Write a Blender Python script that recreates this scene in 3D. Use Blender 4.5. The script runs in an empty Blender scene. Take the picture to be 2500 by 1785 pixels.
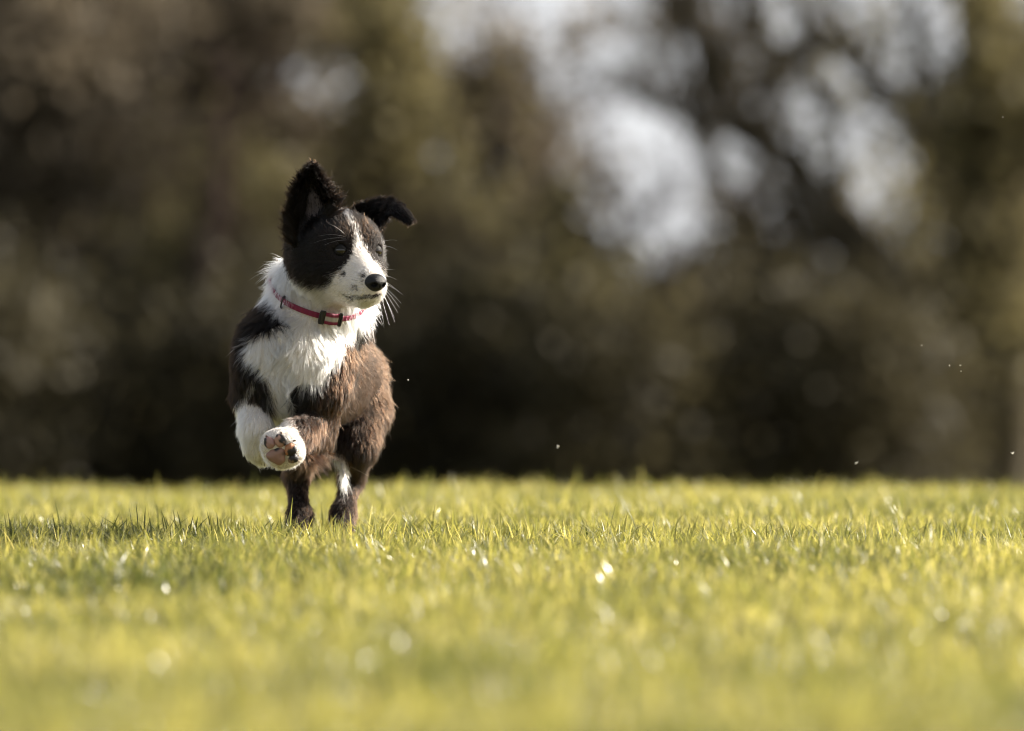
import bpy, math, random
import numpy as np
from mathutils import Vector, Matrix
from mathutils.kdtree import KDTree

rng = np.random.default_rng(7)
random.seed(7)
sc = bpy.context.scene
col = sc.collection

# ---------------------------------------------------------------- camera
PXM = 1.3714 / 2500.0          # metres per photograph pixel in the plane of the puppy
CAMH, DIST, HY = 0.266, 8.0, 870.0
cam = bpy.data.cameras.new('camera')
cam.lens = 210.0; cam.sensor_width = 36.0
cam.clip_start = 0.1; cam.clip_end = 3000
cam.dof.use_dof = True; cam.dof.focus_distance = 7.93; cam.dof.aperture_fstop = 3.7
camo = bpy.data.objects.new('camera', cam); col.objects.link(camo)
camo.location = (0, -DIST, CAMH)
camo.rotation_euler = (math.radians(90) - (892.5 - HY) * PXM / DIST, 0, 0)
sc.camera = camo

# ---------------------------------------------------------------- world and sun
SUN = Vector((0.85, 0.28, 0.44)).normalized()
w = bpy.data.worlds.new("World"); sc.world = w; w.use_nodes = True
nt = w.node_tree; nt.nodes.clear()
sky = nt.nodes.new('ShaderNodeTexSky'); sky.sky_type = 'NISHITA'; sky.sun_disc = False
sky.sun_elevation = math.asin(SUN.z); sky.sun_rotation = math.atan2(SUN.x, SUN.y)
sky.air_density = 1.0; sky.dust_density = 4.0; sky.ozone_density = 1.0
hsv = nt.nodes.new('ShaderNodeHueSaturation'); hsv.inputs['Saturation'].default_value = 0.45
bg = nt.nodes.new('ShaderNodeBackground'); bg.inputs[1].default_value = 0.085
wo = nt.nodes.new('ShaderNodeOutputWorld')
# a band of pale cloud low over the horizon
tcw = nt.nodes.new('ShaderNodeTexCoord'); sep = nt.nodes.new('ShaderNodeSeparateXYZ'); crw = nt.nodes.new('ShaderNodeValToRGB')
crw.color_ramp.elements[0].position = 0.10; crw.color_ramp.elements[0].color = (1, 1, 1, 1)
crw.color_ramp.elements[1].position = 0.32; crw.color_ramp.elements[1].color = (0, 0, 0, 1)
nzw = nt.nodes.new('ShaderNodeTexNoise'); nzw.inputs['Scale'].default_value = 9; nzw.inputs['Detail'].default_value = 5
rw = nt.nodes.new('ShaderNodeValToRGB')
rw.color_ramp.elements[0].position = 0.3; rw.color_ramp.elements[0].color = (4.0, 4.1, 4.25, 1)
rw.color_ramp.elements[1].position = 0.7; rw.color_ramp.elements[1].color = (4.9, 4.9, 4.9, 1)
mw = nt.nodes.new('ShaderNodeMixRGB')
nt.links.new(tcw.outputs['Generated'], sep.inputs[0]); nt.links.new(sep.outputs['Z'], crw.inputs[0]); nt.links.new(crw.outputs[0], mw.inputs[0])
nt.links.new(tcw.outputs['Generated'], nzw.inputs[0]); nt.links.new(nzw.outputs[0], rw.inputs[0]); nt.links.new(rw.outputs[0], mw.inputs[2])
nt.links.new(sky.outputs[0], hsv.inputs['Color']); nt.links.new(hsv.outputs[0], mw.inputs[1]); nt.links.new(mw.outputs[0], bg.inputs[0]); nt.links.new(bg.outputs[0], wo.inputs[0])
sl = bpy.data.lights.new('sun', 'SUN'); sl.energy = 5.0; sl.angle = math.radians(0.5); sl.color = (1.0, 0.91, 0.78)
so = bpy.data.objects.new('sun', sl); col.objects.link(so)
so.rotation_euler = SUN.to_track_quat('Z', 'Y').to_euler()
sc.view_settings.view_transform = 'Standard'; sc.view_settings.look = 'None'
sc.view_settings.exposure = 1.36; sc.view_settings.gamma = 1.0
cy = sc.cycles
cy.use_denoising = True
try: cy.denoiser = 'OPENIMAGEDENOISE'
except Exception: pass
cy.max_bounces = 9; cy.diffuse_bounces = 4; cy.glossy_bounces = 4; cy.transmission_bounces = 9
cy.transparent_max_bounces = 8; cy.sample_clamp_indirect = 6.0; cy.use_adaptive_sampling = True
cy.adaptive_threshold = 0.005
sc.cycles.filter_width = 1.05
cy.caustics_reflective = False; cy.caustics_refractive = False
sc.cycles_curves.shape = 'RIBBONS'

# ---------------------------------------------------------------- helpers
def at(px, py, Y=0.0):
    """a point seen at (px, py) of the 2500 px wide picture when it stands Y metres behind the puppy's plane"""
    s = (DIST + Y) / DIST
    return Vector(((px - 1250) * PXM * s, Y, CAMH - (py - HY) * PXM * s))

def tag(o, label=None, cat=None, group=None, kind=None):
    if label: o['label'] = label
    if cat: o['category'] = cat
    if group: o['group'] = group
    if kind: o['kind'] = kind
    return o

def mesh_np(name, v, f, mat, parent=None, smooth=True, attrs=None, solid=False):
    """v (n,3); f (m,3) or (m,4) int"""
    me = bpy.data.meshes.new(name)
    v = np.asarray(v, np.float32); f = np.asarray(f, np.int32)
    if solid:          # faces must look outwards
        a_, b_, c_ = v[f[:, 0]], v[f[:, 1]], v[f[:, 2]]; o_ = v.mean(0)
        vol = np.einsum('ij,ij->i', a_ - o_, np.cross(b_ - o_, c_ - o_)).sum()
        if f.shape[1] == 4:
            d_ = v[f[:, 3]]; vol += np.einsum('ij,ij->i', a_ - o_, np.cross(c_ - o_, d_ - o_)).sum()
        if vol < 0: f = f[:, ::-1].copy()
    k = f.shape[1]
    me.vertices.add(len(v)); me.vertices.foreach_set('co', v.ravel())
    me.loops.add(f.size); me.loops.foreach_set('vertex_index', f.ravel())
    me.polygons.add(len(f)); me.polygons.foreach_set('loop_start', np.arange(0, f.size, k, dtype=np.int32))
    me.polygons.foreach_set('loop_total', np.full(len(f), k, np.int32))
    me.update(calc_edges=True)
    if smooth: me.polygons.foreach_set('use_smooth', np.ones(len(f), bool))
    for an, (ty, arr) in (attrs or {}).items():
        a = me.attributes.new(an, ty, 'POINT')
        a.data.foreach_set('color' if ty == 'FLOAT_COLOR' else 'value', np.asarray(arr, np.float32).ravel())
    me.validate()
    if mat: me.materials.append(mat)
    o = bpy.data.objects.new(name, me); col.objects.link(o)
    if parent: o.parent = parent
    return o

def empty(name, loc=(0, 0, 0)):
    o = bpy.data.objects.new(name, None); col.objects.link(o); o.location = loc
    o.empty_display_size = 0.05
    return o

def unparent_keep(o, root):
    """children are built in world space; move them so they hang under a root placed at its base"""
    o.parent = root; o.matrix_parent_inverse = Matrix.Translation(-Vector(root.location))

def mat(name):
    m = bpy.data.materials.new(name); m.use_nodes = True
    n = m.node_tree; n.nodes.clear()
    out = n.nodes.new('ShaderNodeOutputMaterial')
    return m, n, out

def principled(name, c, rough=0.6, spec=0.5, noise=None, bump=None, metal=0.0, scale=50.0, coat=0.0):
    m, n, out = mat(name)
    b = n.nodes.new('ShaderNodeBsdfPrincipled')
    b.inputs['Base Color'].default_value = (*c, 1); b.inputs['Roughness'].default_value = rough
    b.inputs['Specular IOR Level'].default_value = spec; b.inputs['Metallic'].default_value = metal
    b.inputs['Coat Weight'].default_value = coat; b.inputs['Coat Roughness'].default_value = 0.05
    n.links.new(b.outputs[0], out.inputs[0])
    if noise or bump:
        tc = n.nodes.new('ShaderNodeTexCoord'); nz = n.nodes.new('ShaderNodeTexNoise')
        nz.inputs['Scale'].default_value = scale; nz.inputs['Detail'].default_value = 6
        n.links.new(tc.outputs['Object'], nz.inputs['Vector'])
        if noise:
            r = n.nodes.new('ShaderNodeValToRGB')
            r.color_ramp.elements[0].position = 0.3; r.color_ramp.elements[1].position = 0.7
            r.color_ramp.elements[0].color = (*c, 1); r.color_ramp.elements[1].color = (*noise, 1)
            n.links.new(nz.outputs[0], r.inputs[0]); n.links.new(r.outputs[0], b.inputs['Base Color'])
        if bump:
            bp = n.nodes.new('ShaderNodeBump'); bp.inputs['Strength'].default_value = bump
            bp.inputs['Distance'].default_value = 0.002
            n.links.new(nz.outputs[0], bp.inputs['Height']); n.links.new(bp.outputs[0], b.inputs['Normal'])
    return m

def smooth01(a, b, x):
    t = np.clip((x - a) / (b - a), 0, 1); return t * t * (3 - 2 * t)

# ---------------------------------------------------------------- ground
def vnoise(x, y, s, seed=0):
    """cheap smooth value noise"""
    x = np.asarray(x, float) / s + seed * 17.3; y = np.asarray(y, float) / s + seed * 9.1
    xi = np.floor(x); yi = np.floor(y); fx = x - xi; fy = y - yi
    fx = fx * fx * (3 - 2 * fx); fy = fy * fy * (3 - 2 * fy)
    def h(a, b):
        t = np.sin(a * 127.1 + b * 311.7 + seed * 74.7) * 43758.5453
        return t - np.floor(t)
    return (h(xi, yi) * (1 - fx) + h(xi + 1, yi) * fx) * (1 - fy) + (h(xi, yi + 1) * (1 - fx) + h(xi + 1, yi + 1) * fx) * fy

def ground_z(x, y):
    x = np.asarray(x, float); y = np.asarray(y, float)
    d = np.maximum(y + DIST - 9.95, 0)
    z = np.where(d < 6.1, -0.00656 * d * d, -0.2441 - 0.08 * (d - 6.1))
    z = np.maximum(z, -2.0 + 0 * z)
    z = z + (0.012 + 0.020 * smooth01(1.2, 2.6, y)) * (vnoise(x, y, 0.42, 1) - 0.5) + 0.02 * (vnoise(x, y, 3.1, 2) - 0.5)
    z = z + 0.4 * smooth01(60, 400, np.hypot(x, y)) * (vnoise(x, y, 40, 3) - 0.5)
    return z

xs = np.concatenate([[-900, -400, -200, -100, -60, -35, -20, -12], np.arange(-7, 7.01, 0.25), [12, 20, 35, 60, 100, 200, 400, 900]])
ys = np.concatenate([[-300, -100, -40, -20, -12], np.arange(-8, 8.01, 0.2), [9, 11, 14, 18, 24, 27, 32, 40, 50, 60, 75, 90, 120, 160, 220, 320, 500, 900, 1500]])
GX, GY = np.meshgrid(xs, ys)
gv = np.stack([GX, GY, ground_z(GX, GY)], -1).reshape(-1, 3)
ny, nx = GX.shape
ii = np.arange(ny * nx).reshape(ny, nx)
gf = np.stack([ii[:-1, :-1], ii[:-1, 1:], ii[1:, 1:], ii[1:, :-1]], -1).reshape(-1, 4)
m_ground = principled('soil_and_turf', (0.10, 0.095, 0.03), 0.95, 0.1, noise=(0.05, 0.045, 0.02), scale=9)
tag(mesh_np('ground', gv, gf, m_ground), kind='structure')

# ---------------------------------------------------------------- grass
def m_grass():
    m, n, out = mat('grass_blade')
    at_ = n.nodes.new('ShaderNodeAttribute'); at_.attribute_name = 'tone'
    r = n.nodes.new('ShaderNodeValToRGB'); e = r.color_ramp.elements
    e[0].position = 0.0; e[0].color = (0.055, 0.072, 0.022, 1)
    e[1].position = 1.0; e[1].color = (0.50, 0.45, 0.22, 1)
    for p, c in ((0.35, (0.165, 0.178, 0.060, 1)), (0.72, (0.315, 0.30, 0.10, 1)), (0.90, (0.48, 0.45, 0.24, 1))):
        x = e.new(p); x.color = c
    n.links.new(at_.outputs['Fac'], r.inputs[0])
    geo = n.nodes.new('ShaderNodeNewGeometry'); nz = n.nodes.new('ShaderNodeTexNoise'); nz.inputs['Scale'].default_value = 60
    n.links.new(geo.outputs['Position'], nz.inputs['Vector'])
    mr = n.nodes.new('ShaderNodeMapRange'); mr.inputs[1].default_value = .35; mr.inputs[2].default_value = .6; mr.inputs[3].default_value = .22; mr.inputs[4].default_value = .45
    n.links.new(nz.outputs['Fac'], mr.inputs[0])
    p = n.nodes.new('ShaderNodeBsdfPrincipled'); p.inputs['Roughness'].default_value = 0.36
    p.inputs['Specular IOR Level'].default_value = 0.55
    n.links.new(r.outputs[0], p.inputs['Base Color']); n.links.new(mr.outputs[0], p.inputs['Roughness'])
    t = n.nodes.new('ShaderNodeBsdfTranslucent')
    mx = n.nodes.new('ShaderNodeMixRGB'); mx.blend_type = 'MULTIPLY'; mx.inputs[0].default_value = 1
    mx.inputs[2].default_value = (1.62, 1.5, .92, 1)
    n.links.new(r.outputs[0], mx.inputs[1]); n.links.new(mx.outputs[0], t.inputs[0])
    ms = n.nodes.new('ShaderNodeMixShader'); ms.inputs[0].default_value = 0.5
    n.links.new(p.outputs[0], ms.inputs[1]); n.links.new(t.outputs[0], ms.inputs[2]); n.links.new(ms.outputs[0], out.inputs[0])
    return m
MG = m_grass()

def blades(x, y, hmin, hmax, wmin, wmax, lean, tone=None, seg=4):
    n = len(x)
    z = ground_z(x, y) - 0.003
    clump = vnoise(x, y, 0.09, 5) * 0.8 + vnoise(x, y, 0.45, 6) * 0.5
    h = hmin + (hmax - hmin) * rng.random(n) ** 1.8 * (0.35 + 0.95 * clump)
    wd = wmin + (wmax - wmin) * rng.random(n)
    ang = rng.random(n) * 2 * math.pi
    yaw = rng.random(n) * math.pi
    ln = lean * (0.15 + rng.random(n) ** 1.4 * 1.5)
    if tone is None:
        tone = 0.18 + 0.5 * rng.random(n) + 0.55 * (vnoise(x, y, 0.16, 8) - 0.4) + 0.16 * (vnoise(x, y, 0.8, 9) - 0.5)
        dead = rng.random(n) < 0.04 + 0.10 * (vnoise(x, y, 0.3, 12) > .72)
        tone = np.where(dead, 0.86 + 0.14 * rng.random(n), np.clip(tone, 0, 0.85))
    V = []
    for k in range(seg + 1):
        s = k / seg
        cx = x + np.cos(ang) * h * ln * s ** 1.7
        cyy = y + np.sin(ang) * h * ln * s ** 1.7
        cz = z + h * (s - 0.28 * np.minimum(ln, 1.4) * s ** 2.4)
        ww = wd * (0.75 + 0.5 * s - 1.25 * s ** 3) * 0.5 if k < seg else wd * 0.03
        tw = yaw + s * 0.7
        dx, dy = np.cos(tw) * ww, np.sin(tw) * ww
        V.append(np.stack([cx - dx, cyy - dy, cz], -1)); V.append(np.stack([cx + dx, cyy + dy, cz], -1))
    V = np.stack(V, 1)                       # n, 2(seg+1), 3
    base = (np.arange(n) * 2 * (seg + 1))[:, None]
    F = np.concatenate([base + np.array([2 * k, 2 * k + 1, 2 * k + 3, 2 * k + 2]) for k in range(seg)], 0)
    T = np.repeat(tone, 2 * (seg + 1))
    return V.reshape(-1, 3), F, T

def scatter(x0, x1, y0, y1, dens):
    n = int((x1 - x0) * (y1 - y0) * dens)
    x = x0 + (x1 - x0) * rng.random(n); y = y0 + (y1 - y0) * rng.random(n)
    return x, y
parts = []
def add_blades(x, y, *a, **k):
    parts.append(blades(x, y, *a, **k))
def fan(y0, y1, dens, k=0.095):
    x, y = scatter(-(y1 + DIST) * k, (y1 + DIST) * k, y0, y1, dens); add_blades(x, y, 0.014, 0.050, 0.0014, 0.0031, 0.85)
fan(-5.6, -4.0, 7500); fan(-4.0, -2.0, 7500); fan(-2.0, -0.9, 10500); fan(-0.9, 1.2, 15500); fan(1.2, 4.4, 9000)
x, y = scatter(-3.6, 3.6, -8.5, 4.4, 1900)
m_ = (np.abs(x) > (y + DIST) * 0.095) | (y < -5.6)
add_blades(x[m_], y[m_], 0.018, 0.052, 0.0035, 0.006, 0.75, seg=3)
x, y = scatter(-3.5, 3.5, 4.4, 7.5, 900); add_blades(x, y, 0.02, 0.06, 0.004, 0.007, 0.65, seg=3)
# tall blades that stand out
x, y = scatter(-1.0, 1.0, -2.0, 2.6, 160); add_blades(x, y, 0.04, 0.078, 0.0020, 0.0034, 0.55)
x, y = scatter(-1.1, 1.1, 1.8, 3.8, 95); add_blades(x, y, 0.045, 0.09, 0.0028, 0.005, 0.6)
# upright blades on the left, toned dark to paint in the puppy's shadow
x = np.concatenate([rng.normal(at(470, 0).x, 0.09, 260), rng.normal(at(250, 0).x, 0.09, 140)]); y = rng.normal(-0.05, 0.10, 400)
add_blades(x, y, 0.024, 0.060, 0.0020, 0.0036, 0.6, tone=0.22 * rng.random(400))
n_ = 900  # nearer patch: a shadow on the lawn painted as dark blade tones
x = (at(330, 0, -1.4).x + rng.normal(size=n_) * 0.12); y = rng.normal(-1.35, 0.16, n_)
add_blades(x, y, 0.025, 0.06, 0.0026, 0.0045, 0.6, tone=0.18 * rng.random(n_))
V, F, T, off = [], [], [], 0
F3 = []
for v, f, t in parts:
    V.append(v); F.append(f + off); T.append(t); off += len(v)
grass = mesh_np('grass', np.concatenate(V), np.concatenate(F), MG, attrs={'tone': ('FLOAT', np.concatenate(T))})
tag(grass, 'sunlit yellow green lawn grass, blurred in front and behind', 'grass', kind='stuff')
del V, F, T, parts

# ---------------------------------------------------------------- trees
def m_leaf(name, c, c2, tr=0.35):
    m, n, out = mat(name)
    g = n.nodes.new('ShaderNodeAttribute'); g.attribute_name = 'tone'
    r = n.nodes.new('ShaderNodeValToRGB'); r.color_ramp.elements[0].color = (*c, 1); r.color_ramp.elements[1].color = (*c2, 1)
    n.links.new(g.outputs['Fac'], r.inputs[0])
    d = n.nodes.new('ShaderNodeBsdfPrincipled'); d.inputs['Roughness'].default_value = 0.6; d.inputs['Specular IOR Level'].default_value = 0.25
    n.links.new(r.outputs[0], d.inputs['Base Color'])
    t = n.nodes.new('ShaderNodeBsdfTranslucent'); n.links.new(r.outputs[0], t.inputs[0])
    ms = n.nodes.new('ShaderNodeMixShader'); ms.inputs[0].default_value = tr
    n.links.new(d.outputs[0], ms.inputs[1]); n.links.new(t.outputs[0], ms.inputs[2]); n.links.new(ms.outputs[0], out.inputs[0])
    return m
ML = {'olive': m_leaf('olive_leaves', (0.075, 0.066, 0.030), (0.24, 0.205, 0.095), .5),
      'brown': m_leaf('brown_twigs_and_buds', (0.075, 0.062, 0.043), (0.26, 0.215, 0.15), .45),
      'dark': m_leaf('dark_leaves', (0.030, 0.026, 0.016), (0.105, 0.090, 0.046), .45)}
MB = {'bark': principled('grey_brown_bark', (0.060, 0.048, 0.034), 0.9, 0.2, noise=(0.11, 0.085, 0.06), scale=6),
      'red': principled('reddish_bark', (0.030, 0.019, 0.015), 0.9, 0.2, noise=(0.055, 0.034, 0.027), scale=5),
      'dark': principled('dark_bark', (0.040, 0.033, 0.020), 0.9, 0.2, noise=(0.085, 0.07, 0.042), scale=6)}

def tube(path, radii, sides=7):
    path = [Vector(p) for p in path]; n = len(path)
    V, F = [], []
    u = None
    for i, p in enumerate(path):
        t = (path[min(i + 1, n - 1)] - path[max(i - 1, 0)]).normalized()
        if u is None: u = t.orthogonal().normalized()
        u = (u - t * u.dot(t)).normalized(); b = t.cross(u)
        for k in range(sides):
            a = 2 * math.pi * k / sides
            V.append(p + (u * math.cos(a) + b * math.sin(a)) * radii[i])
    for i in range(n - 1):
        for k in range(sides):
            k2 = (k + 1) % sides
            F.append((i * sides + k, i * sides + k2, (i + 1) * sides + k2, (i + 1) * sides + k))
    return V, F

class Acc:
    def __init__(s): s.V = []; s.F = []
    def add(s, vf):
        o = len(s.V); s.V += vf[0]; s.F += [tuple(i + o for i in f) for f in vf[1]]

def wander(a, b, n, amp, R):
    a, b = Vector(a), Vector(b); L = (b - a).length
    pts = []
    off = Vector((0, 0, 0))
    for i in range(n + 1):
        s = i / n
        if 0 < i < n: off = off * 0.6 + Vector((R.gauss(0, 1), R.gauss(0, 1), R.gauss(0, 1))) * amp * L
        else: off = off * 0.7 if i == n else off
        pts.append(a.lerp(b, s) + off)
    return pts

def branchlets(acc, path, radii, R, depth, count, length):
    thick = depth >= 2
    n = len(path)
    for k in range(count):
        i = R.randint(max(1, n // 4), n - 1)
        p = path[i]; t = (path[i] - path[i - 1]).normalized()
        d = (t * R.uniform(0.3, 0.9) + Vector((R.gauss(0, 0.6), R.gauss(0, 0.6), R.gauss(0.25, 0.5)))).normalized()
        L = length * R.uniform(0.5, 1.2); r = max(0.008, radii[i] * R.uniform(0.35, 0.62))
        q = wander(p, p + d * L, 5, 0.06, R); rr = [r * (1 - 0.75 * j / 5) for j in range(6)]
        acc.add(tube(q, rr, 5 if depth else 4))
        if depth: branchlets(acc, q, rr, R, depth - 1, 5, L * 0.6)

def leaf_cloud(clumps, seed, size=(0.09, 0.19)):
    """clumps: (centre Vector, (rx,ry,rz), twigs)"""
    g = np.random.default_rng(seed)
    C = []
    for c, r, n in clumps:
        q = g.normal(size=(n, 3)); q /= np.linalg.norm(q, axis=1)[:, None]
        q *= (g.random(n) ** 0.45)[:, None]
        tw = np.array(c) + q * np.array(r)
        k = 14
        sp = 0.10 + 0.30 * g.random(n) ** 1.5
        L = tw[:, None, :] + g.normal(size=(n, k, 3)) * sp[:, None, None]
        C.append(L.reshape(-1, 3))
    P = np.concatenate(C); P = P[open_to_sky(P, g)]; n = len(P)
    a = g.normal(size=(n, 3)); a /= np.linalg.norm(a, axis=1)[:, None]
    b = np.cross(a, g.normal(size=(n, 3))); b /= np.linalg.norm(b, axis=1)[:, None]
    s = (size[0] + (size[1] - size[0]) * g.random(n))[:, None]
    V = np.stack([P - a * s * .5, P + b * s * .3, P + a * s * .5, P - b * s * .3], 1).reshape(-1, 3)
    F = np.arange(4 * n).reshape(n, 4)
    T = np.repeat(g.random(n), 4)
    return V, F, T

def tree(name, base, trunk, clumps, leaf, bark, label, cat, group, seed, limbs=(), size=(0.09, 0.20), twigs=7, web=0):
    """base: world foot; trunk: list of (point, radius); limbs: lists of (point, radius)"""
    R = random.Random(seed)
    root = empty(name, base); tag(root, label, cat, group)
    acc = Acc()
    def smooth_path(pr, n=5):
        P, Q = [], []
        for (a, ra), (b, rb) in zip(pr[:-1], pr[1:]):
            w_ = wander(a, b, n, 0.012, R)
            for j in range(n): P.append(w_[j]); Q.append(ra + (rb - ra) * j / n)
        P.append(Vector(pr[-1][0])); Q.append(pr[-1][1]); return P, Q
    if trunk:
        P, Q = smooth_path(trunk); acc.add(tube(P, Q, 12)); branchlets(acc, P[len(P) // 3:], Q[len(P) // 3:], R, 2, twigs, 1.3)
        for l in limbs:
            P, Q = smooth_path([(p_, r_ * 1.25) for p_, r_ in l]); acc.add(tube(P, Q, 9)); branchlets(acc, P, Q, R, 2, twigs + web, 1.0 + .06 * web)
        o = mesh_np('trunk', [tuple(v) for v in acc.V], acc.F, MB[bark]); unparent_keep(o, root)
    if clumps:
        v, f, t = leaf_cloud(clumps, seed, size)
        o = mesh_np('crown', v, f, ML[leaf], smooth=False, attrs={'tone': ('FLOAT', t)}); unparent_keep(o, root)
    return root

TY = 52.0      # the wood begins about sixty metres from the camera
U = PXM * (DIST + TY) / DIST
def foot(px, Y):
    p = at(px, 1200, Y); return Vector((p.x, Y, float(ground_z(p.x, Y)) - 0.1))
# places where the crowns let the sky through (picture position, half sizes, how open)
GAPS = [(1550, 140, 150, 62, .74), (1420, 215, 72, 55, .70), (1634, 470, 95, 168, .97), (1797, 385, 50, 64, .9), (1920, 45, 64, 55, .93), (1665, 25, 34, 36, .9),
        (2285, 90, 80, 105, .93), (1980, 245, 52, 55, .78), (2200, 400, 38, 36, .9), (2410, 318, 32, 38, .85), (1330, 10, 150, 30, .93), (1140, 110, 85, 62, .8),
        (1205, 420, 46, 60, .8), (765, 250, 90, 95, .50), (690, 160, 60, 50, .45), (2090, 60, 44, 42, .85), (1470, 330, 50, 70, .75), (1460, 530, 36, 36, .85),
        (2290, 595, 38, 40, .75), (1880, 530, 52, 45, .75), (2080, 330, 40, 44, .8), (2070, 180, 40, 30, .8), (45, 470, 30, 28, .5), (600, 20, 40, 30, .4), (2480, 60, 30, 60, .7)]
def open_to_sky(P, g):
    s = (DIST + P[:, 1]) / DIST
    px = 1250 + P[:, 0] / (PXM * s); py = HY + (CAMH - P[:, 2]) / (PXM * s)
    keep = np.ones(len(P), bool)
    for x, y, rx, ry, k in GAPS:
        rx, ry = rx * .93, ry * .93
        q = ((px - x) / rx) ** 2 + ((py - y) / ry) ** 2
        keep &= ~(g.random(len(P)) < k * np.clip(1.35 - q, 0, 1) ** .6)
    return keep
def CL(lst, Y, dY=1.0, m=1.0):
    """(px, py, radius x, radius z in px, twigs)"""
    out = []
    for i, (px, py, rx, rz, n) in enumerate(lst):
        y = Y + ((i * 37) % 11 - 5) / 5 * dY; k = PXM * (DIST + y) / DIST
        out.append((at(px, py, y), (rx * k, 0.7 * (rx + rz) * .5 * k + 0.3, rz * k), max(3, int(n * m))))
    return out

G1 = 'trees at the edge of the wood'
# left part: dense brown and olive trees
tree('broad_tree', foot(110, TY), [(foot(110, TY), .26), (at(100, 700, TY), .2), (at(150, 200, TY), .13), (at(160, -250, TY), .05)],
     CL([(60, 150, 230, 230, 260), (230, 60, 200, 200, 220), (60, 480, 200, 220, 240), (260, 380, 180, 220, 220), (130, -180, 260, 200, 200)], TY),
     'brown', 'bark', 'dense brown leafed tree at the far left edge of the wood', 'tree', G1, 11)
tree('broad_tree', foot(330, TY + 3), [(foot(330, TY + 3), .22), (at(340, 700, TY + 3), .18), (at(380, 200, TY + 3), .1), (at(400, -200, TY + 3), .05)],
     CL([(420, 250, 190, 240, 240), (480, 60, 190, 190, 200), (400, 560, 200, 220, 230), (560, 420, 150, 220, 190), (380, -150, 240, 200, 160)], TY + 3),
     'brown', 'bark', 'dense brownish tree second from the left in the wood', 'tree', G1, 12)
tree('red_barked_tree', foot(478, TY - 4), [(foot(478, TY - 4), .18), (at(480, 900, TY - 4), .15), (at(500, 620, TY - 4), .11), (at(540, 300, TY - 4), .06)],
     CL([(520, 640, 170, 120, 110), (600, 500, 120, 130, 70)], TY - 2),
     'olive', 'red', 'reddish bare trunk left of the puppy against the dark wood', 'tree', G1, 13)
tree('slender_tree', foot(700, TY + 2), [(foot(700, TY + 2), .15), (at(700, 600, TY + 2), .12), (at(690, 200, TY + 2), .08), (at(680, -150, TY + 2), .03)],
     CL([(640, 20, 130, 90, 90), (790, 60, 130, 90, 85), (620, 420, 130, 110, 120), (820, 470, 150, 90, 70), (720, 330, 110, 70, 45), (730, 190, 170, 110, 40), (860, 330, 60, 80, 20)], TY + 2),
     'brown', 'bark', 'slender tree with thin crown showing grey sky above the puppy', 'tree', G1, 14)
tree('bushy_tree', foot(960, TY), [(foot(960, TY), .19), (at(965, 700, TY), .15), (at(950, 300, TY), .1), (at(960, -100, TY), .04)],
     CL([(950, 130, 90, 130, 100), (960, 330, 120, 130, 120), (1000, 520, 170, 120, 150), (1130, 540, 110, 110, 70), (920, -60, 130, 70, 60)], TY, 1.0, .75),
     'olive', 'bark', 'olive leafed tree just right of the puppy head', 'tree', G1, 15)
tree('round_crowned_tree', foot(1230, TY + 4), [(foot(1230, TY + 4), .17), (at(1230, 700, TY + 4), .14), (at(1200, 350, TY + 4), .09), (at(1190, 60, TY + 4), .04)],
     CL([(1180, 160, 110, 90, 100), (1240, 320, 110, 120, 120), (1140, 330, 80, 80, 40), (1280, 520, 90, 130, 90)], TY + 4, 1.0, .9),
     'brown', 'bark', 'round crowned brown tree left of the bright sky gap', 'tree', G1, 16,
     limbs=[[(at(1230, 620, TY + 4), .1), (at(1320, 460, TY + 4), .06), (at(1370, 330, TY + 4), .03), (at(1400, 200, TY + 4), .015)]])
tree('red_barked_tree', foot(1500, TY - 5), [(foot(1500, TY - 5), .27), (at(1498, 1000, TY - 5), .24), (at(1480, 820, TY - 5), .17), (at(1440, 640, TY - 5), .09), (at(1370, 480, TY - 5), .05)],
     CL([(1430, 740, 120, 90, 60), (1380, 560, 60, 90, 20)], TY - 5),
     'olive', 'red', 'thick reddish trunk below the bright sky gap', 'tree', G1, 17,
     limbs=[[(at(1480, 830, TY - 5), .1), (at(1540, 740, TY - 5), .06), (at(1640, 690, TY - 5), .03)]])
tree('open_branched_tree', foot(1850, TY + 1), [(foot(1850, TY + 1), .18), (at(1860, 900, TY + 1), .15), (at(1800, 560, TY + 1), .1), (at(1690, 280, TY + 1), .07), (at(1600, -60, TY + 1), .03)],
     CL([(1870, 640, 130, 110, 85), (1830, 470, 60, 70, 14), (1760, 270, 60, 60, 12), (1790, 150, 110, 110, 50), (1700, 330, 50, 60, 14), (1640, 40, 90, 60, 26), (1450, 90, 80, 60, 16), (1930, 540, 90, 80, 34), (1440, 430, 70, 120, 30), (1560, 230, 70, 50, 9)], TY + 3, 1.2, .65),
     'brown', 'dark', 'open branched tree beside the bright sky gap', 'tree', G1, 18, twigs=9, web=2,
     limbs=[[(at(1820, 620, TY + 1), .08), (at(1860, 380, TY + 1), .06), (at(1880, 150, TY + 1), .04), (at(1870, -80, TY + 1), .02)],
            [(at(1720, 330, TY + 1), .05), (at(1600, 250, TY + 1), .03), (at(1560, 200, TY + 1), .015)]])
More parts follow.
